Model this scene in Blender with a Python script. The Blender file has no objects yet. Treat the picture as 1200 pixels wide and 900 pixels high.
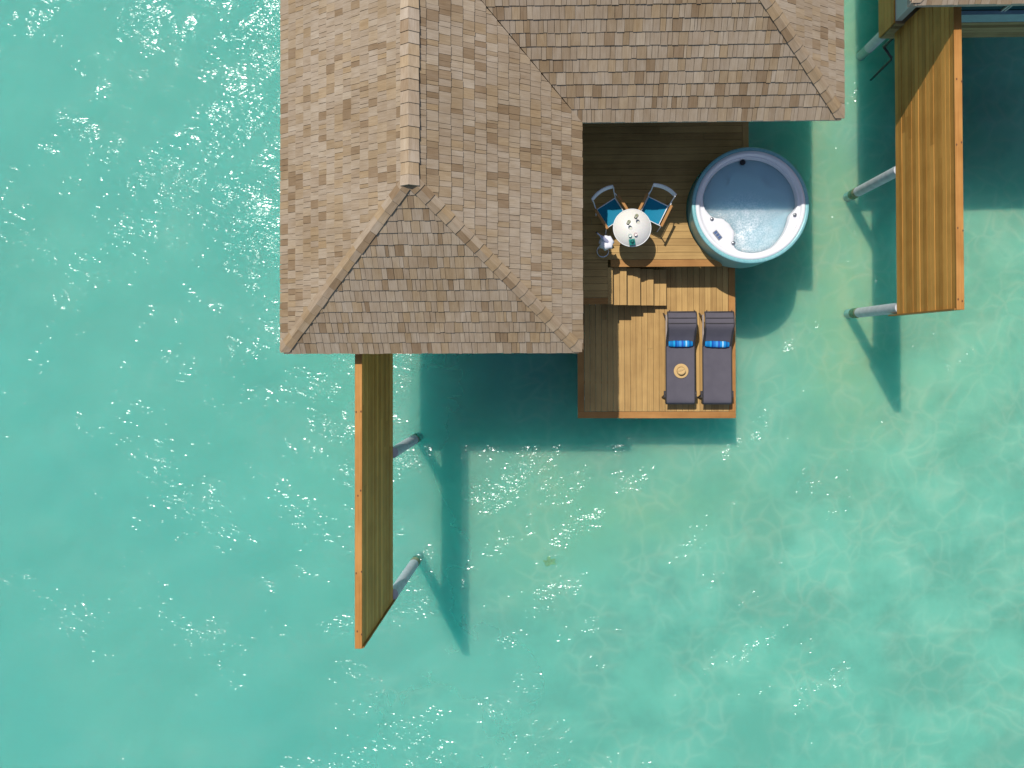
import bpy, math, random
from mathutils import Vector, Matrix, noise

rnd = random.Random(7)
scene = bpy.context.scene
col = scene.collection
R = math.radians

# ------------------------------------------------------------------ helpers
def lin(r, g, b):
    f = lambda c: (c/255)/12.92 if c/255 <= .04045 else ((c/255+.055)/1.055)**2.4
    return (f(r), f(g), f(b), 1)

class MB:
    """collects shapes, links them as ONE mesh object"""
    def __init__(self):
        self.v = []; self.f = []; self.m = []; self.s = []; self.g = None
    def add(self, verts, faces, mi=0, smooth=False):
        b = len(self.v)
        self.v += [tuple(p) for p in verts]
        for f in faces:
            self.f.append([b+i for i in f]); self.m.append(mi); self.s.append(smooth)
    def box(self, x0, x1, y0, y1, z0, z1, mi=0, M=None, bev=0):
        if bev:
            b = bev
            vs = []
            for z, o in ((z0, b), (z0+b, 0), (z1-b, 0), (z1, b)):
                vs += [(x0+o, y0+o, z), (x1-o, y0+o, z), (x1-o, y1-o, z), (x0+o, y1-o, z)]
            fs = [[3, 2, 1, 0], [12, 13, 14, 15]]
            for k in range(3):
                for i in range(4):
                    j = (i+1) % 4
                    fs.append([k*4+i, k*4+j, k*4+4+j, k*4+4+i])
        else:
            vs = [(x0, y0, z0), (x1, y0, z0), (x1, y1, z0), (x0, y1, z0), (x0, y0, z1), (x1, y0, z1), (x1, y1, z1), (x0, y1, z1)]
            fs = [[3, 2, 1, 0], [4, 5, 6, 7], [0, 1, 5, 4], [1, 2, 6, 5], [2, 3, 7, 6], [3, 0, 4, 7]]
        if M: vs = [M @ Vector(p) for p in vs]
        self.add(vs, fs, mi)
    def prism(self, poly, z0, z1, mi=0):
        n = len(poly)
        vs = [(x, y, z0) for x, y in poly]+[(x, y, z1) for x, y in poly]
        fs = [list(range(n))[::-1], list(range(n, 2*n))]+[[i, (i+1) % n, n+(i+1) % n, n+i] for i in range(n)]
        self.add(vs, fs, mi)
    def tube(self, pts, r, n=10, mi=0, smooth=True, cap=True):
        pts = [Vector(p) for p in pts]
        rs = r if isinstance(r, (list, tuple)) else [r]*len(pts)
        vs = []; up = None
        for i, p in enumerate(pts):
            d = (pts[min(i+1, len(pts)-1)]-pts[max(i-1, 0)]).normalized()
            if up is None: up = Vector((0, 0, 1)) if abs(d.z) < .9 else Vector((1, 0, 0))
            a = d.cross(up).normalized(); b = a.cross(d).normalized(); up = b
            for k in range(n):
                t = 2*math.pi*k/n
                vs.append(p+(a*math.cos(t)+b*math.sin(t))*rs[i])
        fs = []
        for i in range(len(pts)-1):
            for k in range(n):
                j = (k+1) % n
                fs.append([i*n+k, i*n+j, (i+1)*n+j, (i+1)*n+k])
        self.add(vs, fs, mi, smooth)
        if cap:
            L = len(pts)-1
            self.add(vs[:n], [list(range(n))], mi); self.add(vs[L*n:], [list(range(n))[::-1]], mi)
    def lathe(self, prof, cx=0, cy=0, n=48, mi=0, smooth=True):
        vs = []
        for r, z in prof:
            for k in range(n):
                t = 2*math.pi*k/n
                vs.append((cx+r*math.cos(t), cy+r*math.sin(t), z))
        fs = []
        for i in range(len(prof)-1):
            for k in range(n):
                j = (k+1) % n
                fs.append([i*n+k, i*n+j, (i+1)*n+j, (i+1)*n+k])
        self.add(vs, fs, mi, smooth)
        for i, rev in ((0, True), (len(prof)-1, False)):
            if prof[i][0] > 1e-4:
                continue
    def disc(self, cx, cy, z, r, n=48, mi=0):
        self.add([(cx+r*math.cos(2*math.pi*k/n), cy+r*math.sin(2*math.pi*k/n), z) for k in range(n)], [list(range(n))], mi)
    def build(self, name, mats, parent=None):
        me = bpy.data.meshes.new(name)
        me.from_pydata(self.v, [], self.f)
        if not isinstance(mats, (list, tuple)): mats = [mats]
        for m in mats: me.materials.append(m)
        me.polygons.foreach_set('material_index', self.m)
        me.polygons.foreach_set('use_smooth', self.s)
        if self.g:
            ga = me.attributes.new('grain', 'FLOAT_VECTOR', 'POINT')
            ga.data.foreach_set('vector', [c for q in self.g for c in q])
        me.update()
        o = bpy.data.objects.new(name, me); col.objects.link(o)
        if parent: o.parent = parent
        return o

def tag(o, label=None, cat=None, group=None, kind=None):
    if label: o['label'] = label
    if cat: o['category'] = cat
    if group: o['group'] = group
    if kind: o['kind'] = kind
    return o

def thing(name, label, cat, loc=(0, 0, 0), rotz=0, group=None):
    o = bpy.data.objects.new(name, None); col.objects.link(o)
    o.location = loc; o.rotation_euler = (0, 0, rotz); o.empty_display_size = .2
    return tag(o, label, cat, group)

def boxes(name, mat, parent, lst, top=True):
    for b in lst:
        mb = MB(); mb.box(*b); o = mb.build(name, mat, parent)
        if top: settle(o, parent)

def copy_tree(o, parent=None):
    c = o.copy(); col.objects.link(c); c.parent = parent
    for ch in list(o.children): copy_tree(ch, c)
    return c

# ------------------------------------------------------------------ materials
def newmat(name):
    m = bpy.data.materials.new(name); m.use_nodes = True
    nt = m.node_tree; nt.nodes.clear()
    out = nt.nodes.new('ShaderNodeOutputMaterial')
    return m, nt, out

def N(nt, t, **kw):
    n = nt.nodes.new(t)
    for k, v in kw.items():
        if k in n.inputs.keys() if isinstance(k, str) and hasattr(n, 'inputs') else False:
            n.inputs[k].default_value = v
        else:
            setattr(n, k, v)
    return n

def ramp(nt, fac, stops):
    n = nt.nodes.new('ShaderNodeValToRGB')
    e = n.color_ramp.elements
    while len(e) < len(stops): e.new(.5)
    for i, (p, c) in enumerate(stops):
        e[i].position = p; e[i].color = c if len(c) == 4 else (*c, 1)
    nt.links.new(fac, n.inputs[0])
    return n.outputs[0]

def mixc(nt, fac, a, b, mode='MIX'):
    n = nt.nodes.new('ShaderNodeMix'); n.data_type = 'RGBA'; n.blend_type = mode
    for sock, val in ((n.inputs[0], fac), (n.inputs[6], a), (n.inputs[7], b)):
        if hasattr(val, 'is_linked'): nt.links.new(val, sock)
        else: sock.default_value = val
    return n.outputs[2]

def math_(nt, op, a, b=None, clamp=False):
    n = nt.nodes.new('ShaderNodeMath'); n.operation = op; n.use_clamp = clamp
    for sock, val in ((n.inputs[0], a), (n.inputs[1], b)):
        if val is None: continue
        if hasattr(val, 'is_linked'): nt.links.new(val, sock)
        else: sock.default_value = val
    return n.outputs[0]

def noise_tex(nt, scale=(1, 1, 1), s=1, detail=3, rough=.55, rot=(0, 0, 0), coord='Object', offset=None):
    tc = nt.nodes.new('ShaderNodeTexCoord'); mp = nt.nodes.new('ShaderNodeMapping')
    mp.inputs['Scale'].default_value = scale; mp.inputs['Rotation'].default_value = rot
    nt.links.new(tc.outputs[coord], mp.inputs[0])
    src = mp.outputs[0]
    if offset is not None:
        add = nt.nodes.new('ShaderNodeVectorMath'); add.operation = 'ADD'
        nt.links.new(src, add.inputs[0]); nt.links.new(offset, add.inputs[1]); src = add.outputs[0]
    n = nt.nodes.new('ShaderNodeTexNoise')
    n.inputs['Scale'].default_value = s; n.inputs['Detail'].default_value = detail; n.inputs['Roughness'].default_value = rough
    nt.links.new(src, n.inputs['Vector'])
    return n.outputs['Fac']

def island(nt):
    g = nt.nodes.new('ShaderNodeNewGeometry')
    return g.outputs['Random Per Island']

def bsdf(nt, out, color, rough=.5, metallic=0, spec=.4, bump=None, bstr=.3, bdist=.01, alpha=None, coat=0):
    p = nt.nodes.new('ShaderNodeBsdfPrincipled')
    for k, val in (('Base Color', color), ('Roughness', rough), ('Metallic', metallic), ('Specular IOR Level', spec), ('Coat Weight', coat)):
        if hasattr(val, 'is_linked'): nt.links.new(val, p.inputs[k])
        else: p.inputs[k].default_value = val
    if bump is not None:
        b = nt.nodes.new('ShaderNodeBump'); b.inputs['Strength'].default_value = bstr; b.inputs['Distance'].default_value = bdist
        nt.links.new(bump, b.inputs['Height']); nt.links.new(b.outputs[0], p.inputs['Normal'])
    nt.links.new(p.outputs[0], out.inputs[0])
    return p

def plain(name, color, rough=.5, metallic=0, spec=.4, var=.12, scale=8, coat=0):
    m, nt, out = newmat(name)
    f = noise_tex(nt, s=scale, detail=4)
    dark = tuple(c*(1-var) for c in color[:3])+(1,); light = tuple(min(1, c*(1+var)) for c in color[:3])+(1,)
    c = ramp(nt, f, [(.3, dark), (.7, light)])
    bsdf(nt, out, c, rough, metallic, spec, coat=coat)
    return m

def wood(name, dark, light, axis='x', rough=.6, grain=1.0, isl=.5, blotch=.36):
    m, nt, out = newmat(name)
    sc = {'x': (1.2, 45, 45), 'y': (45, 1.2, 45), 'z': (45, 45, 1.2)}[axis]
    r = island(nt)
    comb = nt.nodes.new('ShaderNodeCombineXYZ')
    k = math_(nt, 'MULTIPLY', r, 57.0)
    for i in range(3): nt.links.new(k, comb.inputs[i])
    g = noise_tex(nt, sc, 1, 4, .6, offset=comb.outputs[0])
    bl = noise_tex(nt, (1, 1, 1), 1.6, 3, .6)
    f = math_(nt, 'ADD', math_(nt, 'MULTIPLY', g, 1.0-isl), math_(nt, 'MULTIPLY', r, isl))
    f = math_(nt, 'ADD', f, math_(nt, 'MULTIPLY', math_(nt, 'SUBTRACT', bl, .5), blotch*2))
    c = ramp(nt, f, [(.22, dark), (.75, light)])
    bsdf(nt, out, c, rough, spec=.25, bump=g, bstr=.25, bdist=.004)
    return m

M = {}
M['deck_x'] = wood('deck_wood_x', (.32, .185, .062, 1), (.53, .335, .122, 1), 'x', isl=.3)
M['deck_y'] = wood('deck_wood_y', (.33, .19, .064, 1), (.55, .345, .125, 1), 'y', isl=.3)
M['edge_x'] = wood('edge_wood_x', (.27, .115, .028, 1), (.45, .22, .065, 1), 'x', blotch=.5)
M['edge_y'] = wood('edge_wood_y', (.27, .115, .028, 1), (.45, .22, .065, 1), 'y', blotch=.5)
M['frame_wood'] = wood('frame_wood', (.06, .035, .018, 1), (.11, .06, .03, 1), 'x')
M['plank_y'] = wood('plank_wood_y', (.50, .225, .045, 1), (.78, .385, .090, 1), 'y', isl=.55, blotch=.35)
M['plank_x'] = wood('plank_wood_x', (.20, .12, .055, 1), (.42, .29, .16, 1), 'x', isl=.7)
M['cap_y'] = wood('cap_wood_y', (.33, .135, .026, 1), (.52, .245, .065, 1), 'y', isl=.2, blotch=.5)
M['end_z'] = wood('end_wood_z', (.26, .12, .03, 1), (.42, .21, .06, 1), 'z')
M['arm_wood'] = wood('arm_wood', (.33, .15, .045, 1), (.48, .24, .08, 1), 'y')
M['dark_gap'] = plain('dark_gap', (.02, .014, .009, 1), .9)
M['knot'] = plain('knot', (.12, .045, .015, 1), .7)
M['white_wall'] = plain('white_wall', (.62, .64, .62, 1), .7, var=.05, scale=2)
M['pvc'] = plain('pile_concrete', (.55, .58, .62, 1), .55, var=.12, scale=6)

def shingle_mat(name, shift=(1, 1, 1)):
    m, nt, out = newmat(name)
    r = island(nt)
    sh = lambda c: (c[0]*shift[0]*.865, c[1]*shift[1]*.835, c[2]*shift[2]*.745, 1)
    c1 = ramp(nt, r, [(0, sh((.29, .210, .142))), (.07, sh((.31, .225, .155))), (.14, sh((.385, .292, .200))), (.30, sh((.395, .315, .248))), (.55, sh((.425, .348, .282))),
                      (.80, sh((.46, .385, .318))), (.91, sh((.415, .310, .205))), (1, sh((.485, .41, .34)))])
    at = nt.nodes.new('ShaderNodeAttribute'); at.attribute_name = 'grain'
    def gn(scale, s, det):
        mp = nt.nodes.new('ShaderNodeMapping'); mp.inputs['Scale'].default_value = scale
        nt.links.new(at.outputs['Vector'], mp.inputs[0])
        n = nt.nodes.new('ShaderNodeTexNoise'); n.inputs['Scale'].default_value = s; n.inputs['Detail'].default_value = det; n.inputs['Roughness'].default_value = .6
        nt.links.new(mp.outputs[0], n.inputs['Vector']); return n.outputs['Fac']
    g = gn((60, 5, .37), 1, 4)
    blot = gn((9, 4, .7), 1, 3)
    big = noise_tex(nt, (1, 1, 1), .8, 4, .6)
    c2 = mixc(nt, 1.0, c1, ramp(nt, g, [(.3, (.84, .82, .80, 1)), (.7, (1.08, 1.08, 1.08, 1))]), 'MULTIPLY')
    c2 = mixc(nt, 1.0, c2, ramp(nt, blot, [(.3, (.90, .86, .80, 1)), (.65, (1.03, 1.04, 1.06, 1))]), 'MULTIPLY')
    c3 = mixc(nt, 1.0, c2, ramp(nt, big, [(.3, (.88, .85, .80, 1)), (.7, (1.06, 1.07, 1.10, 1))]), 'MULTIPLY')
    bsdf(nt, out, c3, .8, spec=.2, bump=g, bstr=.3, bdist=.004)
    return m
M['shingle'] = shingle_mat('cedar_shingle')
M['cap_shingle'] = shingle_mat('cap_shingle', (1.02, 1.0, .97))
M['ridge_shingle'] = shingle_mat('ridge_shingle', (1.25, 1.27, 1.32))
M['under'] = plain('roof_underlay', (.05, .038, .028, 1), .9)
M['fascia'] = plain('fascia_paint', (.42, .37, .32, 1), .6)

# ------------------------------------------------------------------ seabed and water
def grid_coords(a, b, step, far):
    xs = []; x = a
    while x <= b+1e-6: xs.append(x); x += step
    out = [a-far, a-far*.3, a-40, a-15, a-5]
    return out+xs+[b+5, b+15, b+40, b+far*.3, b+far]

def grid_mesh(name, xs, ys, hf, mat):
    vs = [(x, y, hf(x, y)) for y in ys for x in xs]
    nx = len(xs)
    fs = [[j*nx+i, j*nx+i+1, (j+1)*nx+i+1, (j+1)*nx+i] for j in range(len(ys)-1) for i in range(nx-1)]
    me = bpy.data.meshes.new(name); me.from_pydata(vs, [], fs); me.materials.append(mat)
    me.polygons.foreach_set('use_smooth', [True]*len(fs)); me.update()
    o = bpy.data.objects.new(name, me); col.objects.link(o)
    return o, vs

SEA_D = -.48
sm, nt, out = newmat('sandy_seabed')
at_ = nt.nodes.new('ShaderNodeAttribute'); at_.attribute_name = 'sand'
sep = nt.nodes.new('ShaderNodeSeparateColor'); nt.links.new(at_.outputs['Color'], sep.inputs[0])
n2 = noise_tex(nt, (1, 1, 1), 2.2, 4, .65)
f = math_(nt, 'ADD', math_(nt, 'MULTIPLY', sep.outputs[2], .55), math_(nt, 'MULTIPLY', n2, .45))
base = ramp(nt, f, [(.36, (.50, .40, .285, 1)), (.5, (.63, .52, .385, 1)), (.64, (.74, .62, .47, 1))])
# local patches: R channel = warm turbid sand, G channel = deeper clear water over bluer sand
fr = math_(nt, 'MULTIPLY', sep.outputs[0], math_(nt, 'ADD', .35, math_(nt, 'MULTIPLY', n2, 1.3)), True)
c = mixc(nt, fr, base, (.90, .53, .27, 1))
c = mixc(nt, sep.outputs[1], c, (.36, .52, .44, 1))
sb = nt.nodes.new('ShaderNodeSubsurfaceScattering'); sb.falloff = 'BURLEY'; sb.inputs['Scale'].default_value = 1; sb.inputs['Radius'].default_value = (.14, .26, .26)
nt.links.new(c, sb.inputs['Color'])
# murky bottom water carries light far sideways, most in the open water on the left
sw = nt.nodes.new('ShaderNodeSubsurfaceScattering'); sw.falloff = 'BURLEY'; sw.inputs['Scale'].default_value = 1; sw.inputs['Radius'].default_value = (.5, 4.0, 3.6)
nt.links.new(mixc(nt, .35, (.60, .62, .62, 1), c), sw.inputs['Color'])
tcx = nt.nodes.new('ShaderNodeTexCoord'); sx = nt.nodes.new('ShaderNodeSeparateXYZ'); nt.links.new(tcx.outputs['Object'], sx.inputs[0])
shr = nt.nodes.new('ShaderNodeMapRange'); shr.inputs[1].default_value = -9; shr.inputs[2].default_value = 9; shr.inputs[3].default_value = .66; shr.inputs[4].default_value = .42
nt.links.new(sx.outputs[0], shr.inputs[0])
sm_ = nt.nodes.new('ShaderNodeMixShader'); nt.links.new(shr.outputs[0], sm_.inputs[0]); nt.links.new(sb.outputs[0], sm_.inputs[1]); nt.links.new(sw.outputs[0], sm_.inputs[2])
nt.links.new(sm_.outputs[0], out.inputs[0])

def blob(x, y, cx, cy, rx, ry, a=1): return a*math.exp(-(((x-cx)/rx)**2+((y-cy)/ry)**2))
def patches(x, y):
    w = noise.noise(Vector((x*.45, y*.45, 3)))*.5+noise.noise(Vector((x*1.1, y*1.1, 9)))*.3
    x2, y2 = x+w*1.2, y+w*1.0
    warm = (blob(x2, y2, -4.6, -1.2, 1.6, 2.0, .75)+blob(x2, y2, .8, -3.6, 3.6, 1.3, .95)+blob(x2, y2, -.8, -4.6, 1.5, 1.6, .7)
            + blob(x2, y2, 6.2, 5.5, .8, 4.5, .9)+blob(x2, y2, 6.8, .2, 1.0, 2.6, .75)+blob(x2, y2, 4.6, -.2, 1.6, 2.2, .35)
            + blob(x2, y2, -2.6, -.2, .9, 2.6, .9)+blob(x2, y2, -6.0, 6.5, 1.6, 2, .3)+blob(x2, y2, 8.5, -1, 3, 2.5, .3)+blob(x2, y2, 11, 2.5, 3, 3, .35))
    deep = max(0, min(1, .5-(x+3)*.09))*.55+.12+.25*noise.noise(Vector((x*.18, y*.18, 20)))+(.25 if y < -6 else 0)*min(1, (-6-y)/3 if y < -6 else 0)
    return max(0, min(1, warm)), max(0, min(.8, deep))
xs = grid_coords(-18, 20, .22, 600); ys = grid_coords(-14, 16, .22, 600)
def bed_h(x, y):
    return SEA_D+.08*noise.noise(Vector((x*.3, y*.3, 1)))+.03*noise.noise(Vector((x*1.2, y*1.2, 4)))
seabed, vs = grid_mesh('seabed', xs, ys, bed_h, sm)
ca = seabed.data.color_attributes.new('sand', 'FLOAT_COLOR', 'POINT')
for i, p in enumerate(vs):
    a, b = patches(p[0], p[1]); ca.data[i].color = (a, b, max(0, min(1, .5+.6*noise.fractal(Vector((p[0]*.55, p[1]*.7, 40)), 1, 2, 4))), 1)
tag(seabed, 'pale sandy sea floor under the shallow turquoise water', kind='structure')

wm, nt, out = newmat('turquoise_water')
qa = nt.nodes.new('ShaderNodeAttribute'); qa.attribute_name = 'field'     # gust, silt, light net strength (smooth fields stored on the mesh)
qs = nt.nodes.new('ShaderNodeSeparateXYZ'); nt.links.new(qa.outputs['Vector'], qs.inputs[0])
# ripples: a directional chop and a fine one, in metres
h2 = noise_tex(nt, (1.0, 1.6, 1), 3.6, 1, .5, rot=(0, 0, R(35)))
h3 = noise_tex(nt, (.62, 1.5, 1), 13, 1, .5, rot=(0, 0, R(38)))
hh = math_(nt, 'ADD', math_(nt, 'MULTIPLY', h2, .050), math_(nt, 'MULTIPLY', h3, .0215))
hh = math_(nt, 'MULTIPLY', hh, qs.outputs[0])
bmp = nt.nodes.new('ShaderNodeBump'); bmp.inputs['Strength'].default_value = 1; bmp.inputs['Distance'].default_value = 1.0
nt.links.new(hh, bmp.inputs['Height'])
fre = nt.nodes.new('ShaderNodeFresnel'); fre.inputs['IOR'].default_value = 1.33
# sunlight caustics painted into the water's transmission tint as a soft Voronoi net
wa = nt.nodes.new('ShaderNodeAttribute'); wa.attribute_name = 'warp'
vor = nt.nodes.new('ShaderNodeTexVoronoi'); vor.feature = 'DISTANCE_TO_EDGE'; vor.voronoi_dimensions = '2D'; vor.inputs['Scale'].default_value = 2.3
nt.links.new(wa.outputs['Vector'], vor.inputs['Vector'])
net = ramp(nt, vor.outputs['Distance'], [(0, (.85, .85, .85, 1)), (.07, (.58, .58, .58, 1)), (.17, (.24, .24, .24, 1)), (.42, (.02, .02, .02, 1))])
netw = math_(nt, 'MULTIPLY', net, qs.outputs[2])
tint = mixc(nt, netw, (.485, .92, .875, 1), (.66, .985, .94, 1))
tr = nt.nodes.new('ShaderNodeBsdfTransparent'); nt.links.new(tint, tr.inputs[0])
sss = nt.nodes.new('ShaderNodeSubsurfaceScattering'); sss.falloff = 'BURLEY'
nt.links.new(mixc(nt, qs.outputs[1], (.150, .535, .470, 1), (.19, .55, .455, 1)), sss.inputs['Color'])
sss.inputs['Scale'].default_value = 1.0; sss.inputs['Radius'].default_value = (.35, 3.8, 3.4)
turb = nt.nodes.new('ShaderNodeMixShader')
ws = nt.nodes.new('ShaderNodeSeparateXYZ'); nt.links.new(wa.outputs['Vector'], ws.inputs[0]); nt.links.new(ws.outputs[2], turb.inputs[0])
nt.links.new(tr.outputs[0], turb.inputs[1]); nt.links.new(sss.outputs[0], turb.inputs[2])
gl = nt.nodes.new('ShaderNodeBsdfGlossy'); gl.inputs['Roughness'].default_value = .14
nt.links.new(bmp.outputs[0], gl.inputs['Normal'])
mx = nt.nodes.new('ShaderNodeMixShader')
nt.links.new(fre.outputs[0], mx.inputs[0]); nt.links.new(turb.outputs[0], mx.inputs[1]); nt.links.new(gl.outputs[0], mx.inputs[2])
nt.links.new(mx.outputs[0], out.inputs[0])
waves = [(.9, 40, .020), (1.4, 25, .022), (2.3, 55, .03), (3.6, 35, .035), (.7, 70, .010), (1.1, 10, .014), (5.5, 48, .05), (.8, -25, .010)]
waves = [(2*math.pi/L, math.cos(R(90+a)), math.sin(R(90+a)), A*.8, rnd.random()*6.28) for L, a, A in waves]
def sea_h(x, y):
    if not (-22 < x < 24 and -18 < y < 20): return 0
    w = 1.6*noise.noise(Vector((x*.25, y*.25, 0)))
    return sum(A*math.sin(k*(x*cx+y*cy)+p+w) for k, cx, cy, A, p in waves)
xs = grid_coords(-18, 20, .17, 600); ys = grid_coords(-14, 16, .17, 600)
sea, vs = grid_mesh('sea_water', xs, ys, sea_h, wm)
fld = []; wrp = []
def fbm(x, y, z, k, o=3): return noise.fractal(Vector((x*k, y*k, z)), 1.0, 2.0, o)
ct, s_t = math.cos(R(35)), math.sin(R(35))
for x, y, _z in vs:
    u, v = x*ct-y*s_t, x*s_t+y*ct            # u runs along the streaks, v across them
    gust = .85+1.15*fbm(u*.55, v*1.3, 2, .55, 3)
    fld += [max(.25, min(2.2, gust)), max(0, min(1, .5+.9*fbm(u*.8, v*1.2, 5, .25, 4))), max(0, min(1, (.5+1.3*fbm(x, y, 8, .8, 3)+.05*(x-1))))]
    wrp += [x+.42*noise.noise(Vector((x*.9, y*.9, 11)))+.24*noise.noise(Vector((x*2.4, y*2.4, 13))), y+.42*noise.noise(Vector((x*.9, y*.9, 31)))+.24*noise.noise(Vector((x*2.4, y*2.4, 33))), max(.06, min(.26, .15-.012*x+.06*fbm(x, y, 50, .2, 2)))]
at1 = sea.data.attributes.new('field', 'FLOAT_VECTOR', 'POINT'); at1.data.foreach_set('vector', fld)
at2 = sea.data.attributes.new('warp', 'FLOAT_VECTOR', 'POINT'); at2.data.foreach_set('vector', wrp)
tag(sea, 'rippled turquoise lagoon water glittering in the sun', kind='structure')

# ------------------------------------------------------------------ shingled roofs
PITCH = .655
SL = math.sqrt(1+PITCH*PITCH)
def clip(poly, hp):
    """poly: list of (a,b,h); hp: convex CCW polygon in (a,b)"""
    n = len(hp)
    for i in range(n):
        (x0, y0), (x1, y1) = hp[i], hp[(i+1) % n]
        side = lambda p: (x1-x0)*(p[1]-y0)-(y1-y0)*(p[0]-x0)
        res = []
        for j in range(len(poly)):
            p, q = poly[j], poly[(j+1) % len(poly)]
            sp, sq = side(p), side(q)
            if sp >= 0: res.append(p)
            if (sp >= 0) != (sq >= 0):
                t = sp/(sp-sq); res.append(tuple(p[k]+t*(q[k]-p[k]) for k in range(3)))
        poly = res
        if len(poly) < 3: return []
    return poly

class Face:
    def __init__(s, O, E, I, poly):
        s.O = Vector(O); s.E = Vector(E); s.I = Vector(I); s.poly = poly
        s.S = (s.I+Vector((0, 0, PITCH))).normalized()
        s.N = s.E.cross(s.S)
        if s.N.z < 0: s.N = -s.N
    def pt(s, a, b, h=0): return s.O+s.E*a+s.I*b+Vector((0, 0, b*PITCH))+s.N*h
    def shingles(s, mb, expo=.163, wmin=.07, wmax=.17):
        bmax = max(p[1] for p in s.poly); amin = min(p[0] for p in s.poly); amax = max(p[0] for p in s.poly)
        if mb.g is None: mb.g = []
        mb.add([s.pt(a, b, -.001) for a, b in s.poly], [list(range(len(s.poly)))], 1); mb.g += [(0, 0, 0)]*len(s.poly)
        k = 0
        while k*expo < bmax:
            b0 = k*expo; a = amin-rnd.random()*.15
            lift = rnd.uniform(-.002, .002)
            while a < amax:
                w = rnd.uniform(wmin, wmax)
                if rnd.random() < .15: w *= .6
                j = rnd.uniform(-.006, .004); hb = .019+lift+rnd.uniform(-.003, .003); ht = .004
                g = rnd.uniform(.0015, .004)
                q = [(a+g, b0+j-(.02 if k == 0 else 0), hb), (a+w-g, b0+j+rnd.uniform(-.003, .003)-(.02 if k == 0 else 0), hb), (a+w-g, b0+expo*1.06, ht), (a+g, b0+expo*1.06, ht)]
                hp = s.poly if k else [(p[0], p[1] if p[1] > .001 else -.05) for p in s.poly]
                if k == 0:
                    q = clip(q, hp)
                else:
                    q = clip(q, hp)
                if q:
                    n = len(q)
                    top = [s.pt(*p) for p in q]; bot = [s.pt(p[0], p[1], 0) for p in q]
                    mb.add(top+bot, [list(range(n))]+[[i, n+i, n+(i+1) % n, (i+1) % n] for i in range(n)], 0)
                    mb.g += [(p[0], p[1], k) for p in q]*2
                a += w
            k += 1

def caps(p0, p1, N1, N2, name, mat, parent, w=.095, step=.20, lift=.024):
    """overlapping folded cap shingles from p0 (low) to p1 (high)"""
    mb = MB(); p0 = Vector(p0); p1 = Vector(p1)
    d = (p1-p0); L = d.length; d.normalize()
    s1 = d.cross(N1).normalized(); s2 = d.cross(N2).normalized()
    if s1.dot(N2) > 0: s1 = -s1
    if s2.dot(N1) > 0: s2 = -s2
    up = (N1+N2).normalized()
    n = max(1, round(L/step)); st = L/n
    for k in range(n):
        ww = w*rnd.uniform(.95, 1.05)
        a = p0+d*((k*st-.012 if k else .0)+rnd.uniform(-.006, .006)); b = p0+d*((k+1)*st+.03)
        ha, hb = lift+.014+rnd.uniform(-.003, .003), lift
        # each cap is two boards meeting on the line; each is its own island so their colours differ a little
        for s, nn in ((s1, N1), (s2, N2)):
            e = d*(ww*1.02) if k == 0 and abs(d.z) > .1 else Vector((0, 0, 0))      # lowest cap is mitred to the eave corner
            top = [a+up*ha, a+e+s*ww+nn*ha, b+s*ww+nn*hb, b+up*hb]
            bot = [top[0]-nn*.03, top[1]-nn*.03, top[2]-nn*.03, top[3]-nn*.03]
            fs = [[0, 1, 2, 3], [4, 7, 6, 5], [0, 4, 5, 1], [1, 5, 6, 2], [2, 6, 7, 3], [3, 7, 4, 0]]
            mb.add(top+bot, fs, 0)
            mb.g = (mb.g or [])+[(0, 0, k), (w, 0, k), (w, step, k), (0, step, k)]*2
    return mb.build(name, mat, parent)

EZ = 4.77
xW, xE, yS, yB = -4.690, .291, -.075, 12.4
xWE, yN = 4.594, 3.738
hw = (xE-xW)/2; xr = (xW+xE)/2; zr = EZ+hw*PITCH
Lm = yB-yS; Lw = xWE-xE; yWn = yN+2*hw
X, Y = Vector((1, 0, 0)), Vector((0, 1, 0))
d1 = yN-yS; L2 = yB-yWn
F = {
 'S': Face((xW, yS, EZ), X, Y, [(0, 0), (2*hw, 0), (hw, hw)]),
 'W': Face((xW, yB, EZ), -Y, X, [(0, 0), (Lm, 0), (Lm-hw, hw), (hw, hw)]),
 'N': Face((xE, yB, EZ), -X, -Y, [(0, 0), (2*hw, 0), (hw, hw)]),
 'E1': Face((xE, yS, EZ), Y, -X, [(0, 0), (d1-.012, 0), (d1+hw-.012, hw), (hw, hw)]),
 'E2': Face((xE, yWn, EZ), Y, -X, [(0, 0), (L2, 0), (L2-hw, hw), (-hw, hw)]),
 'WS': Face((xE, yN, EZ), X, Y, [(.016, 0), (Lw, 0), (Lw-hw, hw), (-hw+.016, hw)]),
 'WE': Face((xWE, yN, EZ), Y, -X, [(0, 0), (2*hw, 0), (hw, hw)]),
 'WN': Face((xWE, yWn, EZ), -X, -Y, [(0, 0), (Lw, 0), (Lw+hw, hw), (hw, hw)]),
}
villa = thing('water_villa', 'overwater villa with a brown cedar shingle hip roof and a side wing', 'villa', (xr, 2.5, 0))
vp = Matrix.Translation(-Vector((xr, 2.5, 0)))
def settle(o, root):
    """world-built part under a moved root"""
    o.parent = root
    o.matrix_parent_inverse = Matrix.Translation(root.location).inverted() if root.rotation_euler.z == 0 else root.matrix_basis.inverted()
    return o
mb = MB()
for k, fc in F.items():
    fc.shingles(mb)
roof = settle(mb.build('roof', [M['shingle'], M['under']]), villa)
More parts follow.
